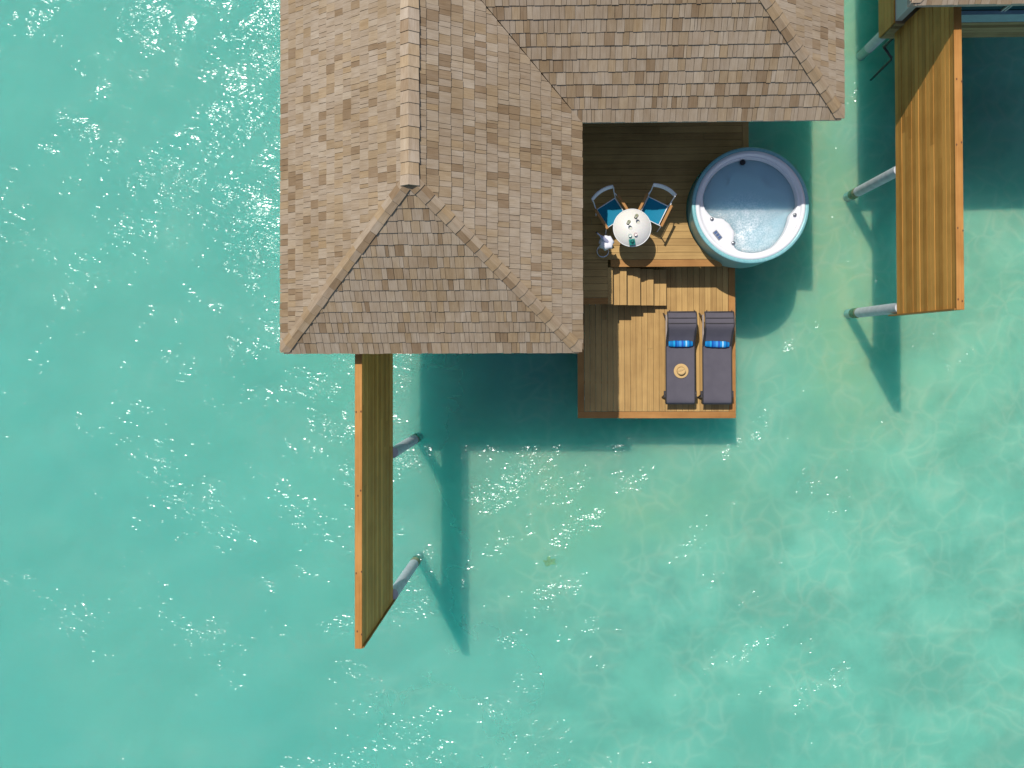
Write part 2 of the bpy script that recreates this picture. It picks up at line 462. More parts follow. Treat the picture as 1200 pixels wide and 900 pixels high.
# roof children are built in world space too; keep them under the roof with identity offset
def roofpart(o, rf=None):
    rf = rf or roof
    o.parent = rf; return o
peak_s = (xr, yS+hw, zr); peak_n = (xr, yB-hw, zr)
wj = (xr, yN+hw, zr); we = (xWE-hw, yN+hw, zr)
caps((xW, yS, EZ), peak_s, F['S'].N, F['W'].N, 'hip_cap', M['cap_shingle'], roof)
caps((xE, yS, EZ), peak_s, F['S'].N, F['E1'].N, 'hip_cap', M['cap_shingle'], roof)
caps((xW, yB, EZ), peak_n, F['N'].N, F['W'].N, 'hip_cap', M['cap_shingle'], roof)
caps((xE, yB, EZ), peak_n, F['N'].N, F['E2'].N, 'hip_cap', M['cap_shingle'], roof)
caps((xWE, yN, EZ), we, F['WS'].N, F['WE'].N, 'hip_cap', M['cap_shingle'], roof)
caps((xWE, yWn, EZ), we, F['WN'].N, F['WE'].N, 'hip_cap', M['cap_shingle'], roof)
caps((xr, yS+hw-.10, zr+.018), (xr, yB-hw+.1, zr+.018), F['W'].N, F['E1'].N, 'ridge_cap', M['ridge_shingle'], roof, w=.142, step=.17)
caps((we[0]+.1, we[1], zr+.018), (xr+.2, wj[1], zr+.018), F['WS'].N, F['WN'].N, 'ridge_cap', M['ridge_shingle'], roof, w=.142, step=.17)
# eave fascia and soffit
mb = MB()
t = .03; zb0, zb1 = EZ-.14, EZ-.012
mb.box(xW, xW+t, yS, yB, zb0, zb1); mb.box(xW+t, xE-t, yS, yS+t, zb0, zb1); mb.box(xE-t, xE, yS, yN+t, zb0, zb1)
mb.box(xE, xWE, yN, yN+t, zb0, zb1); mb.box(xWE-t, xWE, yN+t, yWn, zb0, zb1); mb.box(xE, xWE-t, yWn-t, yWn, zb0, zb1)
mb.box(xE-t, xE, yWn, yB, zb0, zb1); mb.box(xW+t, xE-t, yB-t, yB, zb0, zb1)
mb.build('eave_board', M['fascia'], roof)
mb = MB()
mb.box(xW+t, xE-t, yS+t, yB-t, EZ-.10, EZ-.07); mb.box(xE-t, xWE-t, yN+t, yWn-t, EZ-.10, EZ-.072)
mb.build('soffit', M['frame_wood'], roof)
ZU, ZL = 2.10, 1.30
wx0, wx1, wy0, wy1 = -3.50, -.62, .72, 11.6
mb = MB()   # walls as thin boxes, wing too
mb.box(wx0, wx0+.12, wy0, wy1, 1.85, EZ-.11); mb.box(wx0+.12, wx1, wy0, wy0+.12, 1.85, EZ-.11)
mb.box(wx1-.12, wx1, wy0+.12, 4.9, 1.85, EZ-.11); mb.box(wx1, 3.7, 4.9, 5.02, 1.85, EZ-.11)
mb.box(3.58, 3.7, 5.02, 7.6, 1.85, EZ-.11); mb.box(wx1, 3.7, 7.6, 7.72, 1.85, EZ-.11); mb.box(wx1-.12, wx1, 7.72, wy1, 1.85, EZ-.11)
mb.box(wx0+.12, wx1-.12, wy1-.12, wy1, 1.85, EZ-.11)
settle(mb.build('wall', M['white_wall']), villa)
mb = MB(); mb.box(wx0-.05, wx1-.03, wy0-.05, wy1+.05, 1.62, 1.845); mb.box(wx1-.02, 3.75, 4.95, 7.8, 1.62, 1.845)
settle(mb.build('floor_platform', M['frame_wood']), villa)
# glazed door onto the deck
glassm, nt, out = newmat('window_glass'); bsdf(nt, out, (.02, .06, .07, 1), .06, spec=.8)
mb = MB(); mb.box(.3, 2.6, 4.875, 4.897, ZU+.02, ZU+2.1); mb.box(1.42, 1.48, 4.86, 4.874, ZU+.02, ZU+2.1)
dr = settle(mb.build('glass_door', M['frame_wood']), villa)
mb = MB(); None; boxes('pane', glassm, dr, [(.36, 1.40, 4.868, 4.873, ZU+.08, ZU+2.04), (1.50, 2.54, 4.868, 4.873, ZU+.08, ZU+2.04)], False)
for px, py in ((-3.2, 1.0), (-.9, 1.0), (-3.2, 4.5), (-.9, 4.5), (-3.2, 8), (3.4, 5.3), (3.4, 7.4)):
    mb = MB(); mb.tube([(px, py, SEA_D-.3), (px, py, 1.62)], .12, 16); settle(mb.build('stilt', M['pvc']), villa)

# ------------------------------------------------------------------ decks
TC = (3.635, 2.737); TR = 1.13     # hot tub
def deck_board_x(mb, x0, x1, y0, y1, z0, z1, mi=0):
    """board along x, cut round the tub"""
    r = TR+.02; pl = [(x0, y0), (x1, y0), (x1, y1), (x0, y1)]
    def cut(y):
        d = r*r-(y-TC[1])**2
        return TC[0]-math.sqrt(d) if d > 0 else None
    ys_ = [y0+(y1-y0)*k/4 for k in range(5)]
    cs = [cut(y) for y in ys_]
    if all(c is None for c in cs): mb.prism(pl, z0, z1, mi); return
    xs_ = [min(x1, c) if c is not None else x1 for c in cs]
    if max(xs_) <= x0+.02: return
    if any(c is None for c in cs): xs_ = [x if c is not None else min([q for q in cs if q is not None])+.28 for x, c in zip(xs_, cs)]; xs_ = [min(x1, x) for x in xs_]
    mb.prism([(x0, y0)]+[(x, y) for x, y in zip(xs_, ys_)]+[(x0, y1)], z0, z1, mi)

ud = thing('upper_deck', 'raised upper timber deck with boards running across below the wing eave', 'deck', (1.6, 3, ZU))
mb = MB(); y = 1.76; g = .006; bw = .142
UX0, UX1 = -.60, 3.62
while y < 4.86:
    cuts = [UX0]+sorted(rnd.uniform(UX0+.8, UX1-.5) for _ in range(rnd.choice((0, 1, 1))))+[UX1]
    for a, b in zip(cuts, cuts[1:]):
        if b-a > .25 or True: deck_board_x(mb, a+.002, b-.002, y+g/2, min(y+bw, 4.88)-g/2, ZU-.03, ZU)
    y += bw
# landing south of the main deck
y = .99
while y < 1.75:
    mb.box(UX0, .90, y+g/2, min(y+bw, 1.757)-g/2, ZU-.03, ZU)
    y += bw
settle(mb.build('floor_boards', M['deck_x']), ud)
mb = MB(); deck_board_x(mb, .96, 3.2, 1.615, 1.755, ZU-.034, ZU+.003); settle(mb.build('edge_board', M['edge_x']), ud)
boxes('edge_board', M['edge_x'], ud, [(UX0, .90, .86, .985, ZU-.034, ZU+.001)])
boxes('edge_board', M['deck_y'], ud, [(.902, .995, .86, 1.60, ZU-.034, ZU+.002), (UX1+.004, UX1+.13, 3.9, 4.88, ZU-.034, ZU+.002)])
boxes('fascia_board', M['frame_wood'], ud, [(UX0, .97, .875, .905, ZU-.24, ZU-.036), (.99, 2.75, 1.64, 1.67, ZU-.24, ZU-.036), (UX1+.05, UX1+.08, 3.9, 4.86, ZU-.24, ZU-.036), (.93, .96, .906, 1.60, ZU-.24, ZU-.036)])
boxes('joist', M['frame_wood'], ud, [(UX0, 2.45, y, y+.06, ZU-.2, ZU-.032) for y in (2.4, 3.2, 4.0, 4.7)]+[(2.2, 2.26, 1.70, 4.8, ZU-.34, ZU-.21)])
for px, py in ((.7, 1.0), (2.3, 1.8), (2.2, 4.3), (3.5, 4.4)):
    mb = MB(); mb.tube([(px, py, SEA_D-.3), (px, py, ZU-.245)], .07, 12); settle(mb.build('stilt', M['pvc']), ud)

LX0, LX1, LY0, LY1 = .297, 3.652, -1.525, 2.3
ld = thing('lower_deck', 'lower timber sun deck with lengthwise boards holding the two loungers', 'deck', (2, .4, ZL))
mb = MB(); x = LX0+.145; bw = .1225
while x < LX1-.15:
    cuts = [LY0+.145]+sorted(rnd.uniform(LY0+.9, LY1-.6) for _ in range(rnd.choice((0, 0, 0, 1))))+[LY1]
    for a, b in zip(cuts, cuts[1:]):
        mb.box(x+.003, min(x+bw, LX1-.145)-.003, a+.0015, b-.0015, ZL-.03, ZL)
    x += bw
settle(mb.build('floor_boards', M['deck_y']), ld)
mb = MB(); mb.box(LX0, LX1, LY0, LY0+.14, ZL-.034, ZL+.003); settle(mb.build('edge_board', M['edge_x']), ld)
boxes('edge_board', M['edge_y'], ld, [(LX0, LX0+.14, LY0+.143, LY1, ZL-.034, ZL+.003), (LX1-.14, LX1, LY0+.143, LY1, ZL-.034, ZL+.003)])
boxes('fascia_board', M['frame_wood'], ld, [(LX0+.01, LX1-.01, LY0+.012, LY0+.04, ZL-.22, ZL-.036), (LX0+.012, LX0+.04, LY0+.042, LY1, ZL-.22, ZL-.036), (LX1-.04, LX1-.012, LY0+.042, LY1, ZL-.22, ZL-.036)])
boxes('joist', M['frame_wood'], ld, [(LX0+.05, LX1-.05, y, y+.06, ZL-.18, ZL-.034) for y in (-.8, 0, .8, 1.6)])
for px, py in ((.55, -1.2), (3.4, -1.2), (.55, 1.3), (3.4, 1.3)):
    mb = MB(); mb.tube([(px, py, SEA_D-.3), (px, py, ZL-.23)], .08, 12); settle(mb.build('stilt', M['pvc']), ld)

st = thing('wooden_steps', 'short flight of sunlit wooden steps leading from the upper deck down to the lower deck', 'steps', (1.6, 1.2, ZL))
for k, (a, b) in enumerate(((1.003, 1.290), (1.297, 1.587), (1.594, 1.880), (1.887, 2.170))):
    z = ZU-.16*(k+1); mb = MB(); m_ = (a+b)/2
    mb.box(a-.03, m_-.003, .852+.004*k, 1.62, z-.035, z); mb.box(m_+.003, b, .852+.004*k, 1.62, z-.035, z)
    settle(mb.build('tread', M['deck_y']), st)
for yy in (.90, 1.55):
    mb = MB()
    pts = [(1.0, ZU-.21), (1.28, ZU-.21), (1.28, ZU-.37), (1.58, ZU-.37), (1.58, ZU-.53), (1.87, ZU-.53), (1.87, ZU-.69), (2.13, ZU-.69), (2.13, ZL+.006), (1.75, ZL+.006), (1.0, ZU-.45)]
    n = len(pts)
    vs = [(x, yy, z) for x, z in pts]+[(x, yy+.04, z) for x, z in pts]
    mb.add(vs, [list(range(n)), list(range(n, 2*n))[::-1]]+[[i, n+i, n+(i+1) % n, (i+1) % n] for i in range(n)])
    settle(mb.build('stringer', M['frame_wood']), st)

# ------------------------------------------------------------------ privacy screens
def screen(label, x_in, x_out, y0, y1, zt, zb, end_y, postx, posts):
    """x_in: face towards the villa, x_out: outer face; y0 south end"""
    cx = (x_in+x_out)/2
    t = thing('privacy_screen', label, 'screen', (cx, (y0+y1)/2, 0), 0, 'tall slatted privacy screens standing on piles in the water')
    s = 1 if x_in > x_out else -1
    a, b = sorted((x_in, x_in-s*.028)); c_, d_ = sorted((x_out+s*.006, x_out+s*.034))
    mb = MB(); n = 16; ph = (zt-.03-zb)/n
    for k in range(n):
        z0 = zb+k*ph
        off = rnd.uniform(0, .008)
        cut = [y0]+([rnd.uniform(y0+1.5, y1-1.5)] if rnd.random() < .5 else [])+[y1]
        for p, q in zip(cut, cut[1:]):
            mb.box(a+(off if s < 0 else 0), b-(off if s > 0 else 0), p, q-.003, z0+.005, z0+ph-.005)
            mb.box(c_, d_, p, q-.003, z0+.005, z0+ph-.005)
    lo, hi = sorted((x_in-s*.029, x_out+s*.035))
    mb.box(lo, hi, y0+.02, y1, zb+.01, zt-.04, 1)
    settle(mb.build('panel', [M['plank_y'], M['dark_gap']]), t)
    mb = MB(); lo, hi = sorted((x_in, x_out))
    mb.box(lo-.004, hi+.004, y0-.03, y1, zt-.028, zt, 0, bev=.006)
    for yy in [y0+.1+k*1.28+rnd.uniform(-.2, .2) for k in range(int((y1-y0)/1.28)+1)]:   # knots and bolt heads
        if yy < y1-.1:
            for dx in (.04, .10):
                kx, ky = lo+dx+rnd.uniform(-.02, .02), yy+rnd.uniform(-.05, .05)
                mb.add([(kx+.013*math.cos(j*math.pi/4), ky+.02*math.sin(j*math.pi/4), zt+.002) for j in range(8)], [list(range(8))], 1)
    settle(mb.build('cap_rail', [M['cap_y'], M['knot']]), t)
    mb = MB(); lo2, hi2 = sorted((x_in+s*.03, x_out-s*.0))
    mb.box(lo2, hi2, y0-.028, y0-.002, end_y, zt-.03)
    settle(mb.build('end_board', M['end_z']), t)
    for py in posts:
        mb = MB(); mb.tube([(postx, py, SEA_D-.3), (postx, py, .05), (postx, py, zb-.012)], [.112, .112, .11], 20)
        pe = settle(mb.build('post', M['pvc']), t)
        mb = MB(); mb.lathe([(.113, -.20), (.117, -.05), (.116, .05), (.1125, .13)], postx, py, 20)
        algae = M.get('algae') or plain('algae_growth', (.24, .27, .16, 1), .9, var=.4, scale=14); M['algae'] = algae
        mb.build('algae_band', algae, pe)
    return t
# the pile stands just behind the planks and shows where it passes below them
screen('long slatted timber privacy screen left of the lower deck, its inner face in shade', -3.462, -3.580, -5.12, .66, 4.37, 2.13, 1.80, -3.47, (-2.14, -5.00))
screen('broad sunlit slatted timber privacy screen on the right below the neighbouring eave', 6.662, 6.785, .635, 6.29, 4.31, 2.13, 1.82, 6.745, (3.526, .76))

# ------------------------------------------------------------------ hot tub
tub = thing('hot_tub', 'round turquoise tiled hot tub half in shade at the corner of the upper deck', 'hot tub', (TC[0], TC[1], 1.5))
tile, nt, out = newmat('turquoise_tile')
f = noise_tex(nt, s=30, detail=2); c = ramp(nt, f, [(.3, (.17, .42, .45, 1)), (.7, (.26, .54, .55, 1))])
bsdf(nt, out, c, .3)
acr = plain('white_acrylic', (.80, .80, .82, 1), .22, var=.03, scale=3, coat=.3)
basin_m, nt, out = newmat('basin_acrylic'); 
f = noise_tex(nt, s=3.5, detail=4); bsdf(nt, out, ramp(nt, f, [(.3, (.62, .78, .84, 1)), (.7, (.82, .90, .92, 1))]), .3)
cx, cy = TC
mb = MB(); mb.lathe([(.98, 1.55), (1.02, 1.52), (1.085, 1.56), (TR-.004, 1.75), (TR-.004, 2.57)], cx, cy, 96); settle(mb.build('side_wall', tile), tub)
mb = MB(); mb.lathe([(TR-.003, 2.572), (TR, 2.60), (TR, 2.64), (TR-.012, 2.652), (1.066, 2.652), (1.060, 2.644)], cx, cy, 96); settle(mb.build('tile_rim', tile), tub)
KEY = [(0, .925), (20, .94), (60, .94), (90, .94), (130, .94), (170, .93), (183, .88), (197, .76), (205, .575), (222, .53), (240, .585), (243.5, .68), (247, .84), (254, .905), (275, .935), (298, .93), (327, .84), (346, .80), (352, .86), (357, .92), (360, .925)]
def rin(t):
    t %= 360
    for (a, ra), (b, rb) in zip(KEY, KEY[1:]):
        if a <= t <= b:
            u = (t-a)/(b-a); return ra+(rb-ra)*u
WZ = 2.505
n = 180
rings = [(1.059, None, 2.642), (1.05, None, 2.658), (1.0, None, 2.662), (.985, None, 2.648), (.972, None, 2.615)]
vs = []
for k in range(n):
    t = 360*k/n; r_i = sum(rin(t+d) for d in (-3, -1.5, 0, 1.5, 3))/5; th = R(t)
    ledge = max(0, .9-r_i)
    lst = [(r, z) for r, _, z in rings]
    for u in (.12, .4, .7, .93):          # console top, gently domed
        rr = .965+(r_i-.965)*u; lst.append((rr, 2.60+.018*math.sin(u*math.pi)*min(1, ledge*4)))
    lst += [(r_i-.004, 2.585), (r_i-.015, 2.54), (r_i-.03, WZ-.03)]
    vs += [(cx+r*math.cos(th), cy+r*math.sin(th), z) for r, z in lst]
    m_ = len(lst)
mb = MB(); mb.add(vs, [[k*m_+i, ((k+1) % n)*m_+i, ((k+1) % n)*m_+i+1, k*m_+i+1] for k in range(n) for i in range(m_-1)], 0, True)
shell = settle(mb.build('shell', acr), tub)
vs = []
for k in range(n):
    t = 360*k/n; r_i = sum(rin(t+d) for d in (-3, -1.5, 0, 1.5, 3))/5; th = R(t)
    w = math.sin(3*th+.6)*.03
    lst = [(r_i-.03, WZ-.03), (r_i-.06, WZ-.08), (min(.72, r_i-.08)+w, WZ-.12), (min(.66, r_i-.12)+w, WZ-.22), (min(.56, r_i-.16), WZ-.38), (.46, WZ-.66), (.3, WZ-.70), (.001, WZ-.71)]
    vs += [(cx+r*math.cos(th), cy+r*math.sin(th), z) for r, z in lst]
    m_ = len(lst)
mb = MB(); mb.add(vs, [[k*m_+i, ((k+1) % n)*m_+i, ((k+1) % n)*m_+i+1, k*m_+i+1] for k in range(n) for i in range(m_-1)], 0, True)
settle(mb.build('basin', basin_m), tub)
tw, nt, out = newmat('tub_water')
hA = noise_tex(nt, s=9, detail=4, rough=.6); hB = noise_tex(nt, s=34, detail=3)
b = nt.nodes.new('ShaderNodeBump'); b.inputs['Strength'].default_value = 1; b.inputs['Distance'].default_value = 1
nt.links.new(math_(nt, 'ADD', math_(nt, 'MULTIPLY', hA, .03), math_(nt, 'MULTIPLY', hB, .008)), b.inputs['Height'])
tr = nt.nodes.new('ShaderNodeBsdfTransparent'); tr.inputs[0].default_value = (.66, .88, .95, 1)
tc = nt.nodes.new('ShaderNodeTexCoord')
dist = nt.nodes.new('ShaderNodeVectorMath'); dist.operation = 'DISTANCE'; dist.inputs[1].default_value = (cx-.1, cy-.55, WZ)
nt.links.new(tc.outputs['Object'], dist.inputs[0])
mask = ramp(nt, dist.outputs['Value'], [(.1, (1, 1, 1, 1)), (.9, (0, 0, 0, 1))])
fo = math_(nt, 'MULTIPLY', mask, ramp(nt, math_(nt, 'ADD', math_(nt, 'MULTIPLY', hA, .45), math_(nt, 'MULTIPLY', hB, .55)), [(.42, (.05, .05, .05, 1)), (.62, (.95, .95, .95, 1))]), True)
fo_ = math_(nt, 'MULTIPLY', fo, 1.15, True)
df = nt.nodes.new('ShaderNodeSubsurfaceScattering'); df.falloff = 'BURLEY'; df.inputs['Scale'].default_value = 1; df.inputs['Radius'].default_value = (.25, .42, .5); nt.links.new(mixc(nt, fo_, (.50, .77, .88, 1), (.86, .91, .93, 1)), df.inputs['Color'])
m1 = nt.nodes.new('ShaderNodeMixShader'); nt.links.new(math_(nt, 'ADD', math_(nt, 'MULTIPLY', fo, .42), .52), m1.inputs[0]); nt.links.new(tr.outputs[0], m1.inputs[1]); nt.links.new(df.outputs[0], m1.inputs[2])
gl = nt.nodes.new('ShaderNodeBsdfGlossy'); gl.inputs['Roughness'].default_value = .08; nt.links.new(b.outputs[0], gl.inputs['Normal'])
fr_ = nt.nodes.new('ShaderNodeFresnel'); fr_.inputs[0].default_value = 1.33; nt.links.new(b.outputs[0], fr_.inputs['Normal'])
m2 = nt.nodes.new('ShaderNodeMixShader'); nt.links.new(fr_.outputs[0], m2.inputs[0]); nt.links.new(m1.outputs[0], m2.inputs[1]); nt.links.new(gl.outputs[0], m2.inputs[2])
nt.links.new(m2.outputs[0], out.inputs[0])
mb = MB(); vs = []
for k in range(n):
    t = 360*k/n; r_i = sum(rin(t+d) for d in (-3, -1.5, 0, 1.5, 3))/5-.026; th = R(t)
    vs.append((cx+r_i*math.cos(th), cy+r_i*math.sin(th), WZ))
mb.add(vs, [list(range(n))]); settle(mb.build('bubbling_water', tw), tub)
blk = plain('black_plastic', (.02, .02, .022, 1), .4); gry = plain('grey_metal', (.32, .33, .35, 1), .35, metallic=.8); lcd = plain('panel_blue', (.09, .15, .30, 1), .25)
cpan = Matrix.Translation((3.0, 2.165, 0)) @ Matrix.Rotation(R(-52), 4, 'Z')
mb = MB(); mb.box(-.095, .095, -.045, .045, 2.612, 2.632, 0, cpan, .004); pn = settle(mb.build('control_panel', gry), tub)
for a in (-.06, 0, .06):
    mb = MB(); mb.box(a-.022, a+.022, -.03, .03, 2.6325, 2.636, 0, cpan); mb.build('button', lcd, pn)
for kx, ky in ((2.894, 2.476), (3.304, 2.007), (4.495, 2.547)):
    mb = MB(); mb.lathe([(.036, 2.60), (.036, 2.632), (.03, 2.640), (.0005, 2.642)], kx, ky, 20); settle(mb.build('air_knob', gry), tub)
mb = MB(); mb.lathe([(.052, WZ-.12), (.052, 2.545), (.045, 2.555), (.0005, 2.55)], 3.521, 3.60, 20); settle(mb.build('filter_lid', blk), tub)
for a, r in ((128, .62), (122, .66), (60, .64), (40, .66), (52, .63), (315, .62), (322, .6), (300, .66)):
    mb = MB(); jx, jy = cx+r*math.cos(R(a)), cy+r*math.sin(R(a))
    mb.lathe([(.026, WZ-.18), (.026, WZ-.09), (.014, WZ-.085), (.0005, WZ-.09)], jx, jy, 12); settle(mb.build('jet', blk), tub)
for a in (150, 200, 20, 330):
    mb = MB(); mb.tube([(cx+.75*math.cos(R(a)), cy+.75*math.sin(R(a)), SEA_D-.3), (cx+.75*math.cos(R(a)), cy+.75*math.sin(R(a)), 1.545)], .08, 12); settle(mb.build('stilt', M['pvc']), tub)
mb = MB(); mb.disc(cx, cy, 1.547, .99, 48); settle(mb.build('base_plate', M['frame_wood']), tub)

# ------------------------------------------------------------------ table and chairs
terr, nt, out = newmat('white_terrazzo')
v = nt.nodes.new('ShaderNodeTexVoronoi'); v.inputs['Scale'].default_value = 60
tc = nt.nodes.new('ShaderNodeTexCoord'); nt.links.new(tc.outputs['Object'], v.inputs['Vector'])
bsdf(nt, out, mixc(nt, .12, (.83, .81, .76, 1), mixc(nt, .7, (.8, .78, .70, 1), v.outputs['Color'], 'MULTIPLY')), .35)
whitep = plain('white_powder_coat', (.80, .80, .80, 1), .35, var=.03)
TBx, TBy = 1.324, 2.281
tb = thing('bistro_table', 'round white terrazzo table on the upper deck between the two blue chairs', 'table', (TBx, TBy, ZU))
mb = MB(); mb.lathe([(.0005, .715), (.345, .715), (.352, .72), (.352, .738), (.0005, .741)], n=64); mb.build('tabletop', terr, tb)
mb = MB(); mb.lathe([(.353, .712), (.367, .716), (.368, .738), (.362, .744), (.353, .7405)], n=64); mb.build('rim', whitep, tb)
mb = MB(); mb.lathe([(.04, .714), (.03, .65), (.03, .05), (.06, .03)], n=20); mb.build('pedestal', gry, tb)
mb = MB(); mb.lathe([(.0005, .03), (.22, .022), (.225, .0), (.0005, .0)], n=40); mb.build('base', gry, tb)

bluef, nt, out = newmat('blue_sling')
wv = noise_tex(nt, (1, 1, 1), 120, 2); bsdf(nt, out, ramp(nt, wv, [(.3, (.002, .165, .28, 1)), (.7, (.004, .23, .38, 1))]), .65, spec=.2)
steel = plain('pale_frame', (.80, .81, .83, 1), .35, var=.05)
def make_chair(label):
    t = thing('armchair', label, 'chair', (0, 0, ZU), 0, 'blue sling armchairs at the round table')
    mb = MB(); vs = []; NX, NY = 8, 8
    for j in range(NY+1):
        for i in range(NX+1):
            x = -.20+.40*i/NX; y = -.195+.40*j/NY
            vs.append((x, y, .445-.022*(1-(x/.2)**2)*(1-((y-.005)/.2)**2)))
    mb.add(vs, [[j*(NX+1)+i, j*(NX+1)+i+1, (j+1)*(NX+1)+i+1, (j+1)*(NX+1)+i] for j in range(NY) for i in range(NX)], 0, True)
    mb.build('seat', bluef, t)
    mb = MB()
    mb.tube([(-.213, -.20, .447), (-.213, .215, .447), (.213, .215, .447), (.213, -.20, .447), (-.213, -.20, .447)], .0115, 8)
    mb.build('seat_frame', steel, t)
    for s in (-1, 1):
        mb = MB(); mb.tube([(s*.225, -.17, 0), (s*.222, -.205, .44), (s*.225, -.29, .68), (s*.232, -.335, .845)], [.012, .012, .0115, .011], 8); mb.build('back_leg', steel, t)
        mb = MB(); mb.tube([(s*.262, .25, 0), (s*.262, .225, .45), (s*.262, .215, .622)], .012, 8); mb.tube([(s*.262, .215, .612), (s*.262, -.1, .612), (s*.23, -.262, .612)], .010, 8)
        mb.tube([(s*.213, .2, .44), (s*.262, .222, .44)], .009, 6); mb.build('front_leg', steel, t)
        mb = MB(); mb.box(s*.262-.026, s*.262+.026, -.20, .255, .624, .646, 0, bev=.007); mb.build('armrest', M['arm_wood'], t)
    # curved top rail, a broad band leaning back
    mb = MB(); K = 14; vs = []
    for k in range(K+1):
        u = -1+2*k/K; x = .243*u; yb = -.335-.055*(1-u*u)
        vs += [(x, yb+.012, .765), (x, yb-.026, .85), (x, yb-.046, .845), (x, yb-.008, .76)]
    fs = []
    for k in range(K):
        for i in range(4):
            j = (i+1) % 4; fs.append([k*4+i, k*4+j, k*4+4+j, k*4+4+i])
    fs += [[0, 1, 2, 3], [K*4+3, K*4+2, K*4+1, K*4]]
    mb.add(vs, fs, 0, False); mb.build('backrest', steel, t)
    return t
ch1 = make_chair('blue sling armchair on the left of the table, next to the ice bucket')
ch2 = copy_tree(ch1); ch2['label'] = 'blue sling armchair on the right of the table, nearer the hot tub'
ch1.location = (.945, 2.635, ZU); ch1.rotation_euler.z = R(-147.6)
ch2.location = (1.775, 2.665, ZU); ch2.rotation_euler.z = R(153.4)

# things on the table
gm, nt, out = newmat('clear_glass')
tr = nt.nodes.new('ShaderNodeBsdfTransparent'); tr.inputs[0].default_value = (.95, .97, .94, 1)
gl = nt.nodes.new('ShaderNodeBsdfGlossy'); gl.inputs['Roughness'].default_value = .05
fr_ = nt.nodes.new('ShaderNodeFresnel'); fr_.inputs[0].default_value = 1.5
m2 = nt.nodes.new('ShaderNodeMixShader'); nt.links.new(fr_.outputs[0], m2.inputs[0]); nt.links.new(tr.outputs[0], m2.inputs[1]); nt.links.new(gl.outputs[0], m2.inputs[2]); nt.links.new(m2.outputs[0], out.inputs[0])
wine, nt, out = newmat('pale_wine'); tr = nt.nodes.new('ShaderNodeBsdfTransparent'); tr.inputs[0].default_value = (.95, .95, .86, 1); nt.links.new(tr.outputs[0], out.inputs[0])
TZ = ZU+.742
def glass(x, y, label):
    t = thing('wine_glass', label, 'glass', (x, y, TZ), 0, 'stemmed glasses on the round table')
    mb = MB(); mb.lathe([(.0005, .001), (.032, .001), (.030, .005), (.005, .009), (.0045, .10), (.018, .115), (.034, .145), (.037, .175), (.031, .215)], n=20); mb.build('glass_body', gm, t)
    mb = MB(); mb.lathe([(.0005, .116), (.016, .118), (.0315, .146), (.0335, .165), (.0005, .1652)], n=20); mb.build('wine', wine, t)
glass(1.245, 2.362, 'clear stemmed glass near the middle of the white table')
glass(1.393, 2.476, 'clear stemmed glass nearest the back edge of the white table')
teal = plain('teal_glaze', (.025, .30, .25, 1), .25, var=.25); red = plain('red_glaze', (.42, .09, .08, 1), .3)
def cup(x, y, label, rimm):
    t = thing('cup', label, 'cup', (x, y, TZ), 0, 'small cups on the round table')
    mb = MB(); mb.lathe([(.0005, .001), (.022, .001), (.030, .05), (.026, .05), (.019, .008), (.0005, .008)], n=24); mb.build('body', whitep, t)
    mb = MB(); mb.lathe([(.0255, .050), (.026, .056), (.031, .056), (.032, .048), (.030, .044)], n=24); mb.build('rim', rimm, t)
cup(1.278, 2.125, 'small white cup with a teal rim beside the teal bottle', teal)
cup(1.386, 2.145, 'small white cup with a red rim on the white table', red)
t = thing('bottle', 'squat teal glass bottle near the front edge of the white table', 'bottle', (1.315, 1.998, TZ))
mb = MB(); Mr = Matrix.Rotation(R(8), 4, 'Z')
mb.box(-.056, .056, -.062, .056, 0, .10, 0, Mr, .02); mb.build('body', teal, t)
mb = MB(); mb.lathe([(.045, .099), (.03, .115), (.021, .125), (.021, .15), (.0005, .15)], n=20); mb.build('neck', plain('dark_teal', (.01, .15, .13, 1), .3), t)

# ------------------------------------------------------------------ ice bucket on its stand
chrome = plain('brushed_steel', (.62, .64, .68, 1), .22, metallic=.9, var=.05)
bx, by = .825, 2.015
sd = thing('bucket_stand', 'slim steel three-legged stand carrying the ice bucket beside the table', 'stand', (bx, by, ZU))
for a in (90, 210, 330):
    mb = MB(); ca_, sa_ = math.cos(R(a)), math.sin(R(a))
    mb.tube([(.15*ca_, .15*sa_, 0), (.10*ca_, .10*sa_, .3), (.118*ca_, .118*sa_, .60)], .007, 6); mb.build('leg', chrome, sd)
mb = MB(); mb.tube([(.118*math.cos(R(k*15)), .118*math.sin(R(k*15)), .60) for k in range(25)], .009, 8); mb.build('ring', chrome, sd)
mb = MB(); mb.tube([(-.03+.115*math.cos(R(k*15)), -.09+.115*math.sin(R(k*15)), .07) for k in range(25)], .014, 8); mb.build('ring', chrome, sd)
t = thing('ice_bucket', 'shiny steel ice bucket held in the stand beside the table', 'bucket', (bx, by, ZU+.50))
mb = MB(); mb.lathe([(.0005, 0), (.075, 0), (.082, .02), (.105, .22), (.112, .225), (.11, .232), (.1, .222), (.076, .03), (.0005, .02)], n=32); mb.build('body', chrome, t)
for s in (-1, 1):
    mb = MB(); mb.tube([(s*.10, -.03, .17), (s*.135, -.02, .175), (s*.135, .02, .175), (s*.10, .03, .17)], .006, 6); mb.build('handle', chrome, t)
t = thing('wine_bottle', 'pale bottle with a dark cap leaning out of the ice bucket', 'bottle', (bx+.0, by+.02, ZU+.745))
dk = plain('pale_bottle', (.42, .42, .56, 1), .25, var=.15, coat=.5)
d = Vector((-.66, .46, .58)).normalized(); o0 = Vector((.02, -.02, 0))
mb = MB(); mb.tube([o0+d*s for s in (0, .15, .19, .22, .30)], [.037, .037, .025, .014, .0135], 16); mb.build('body', dk, t)
mb = MB(); mb.tube([o0+d*s for s in (.302, .33)], [.0155, .015], 12); mb.build('cork', blk, t)
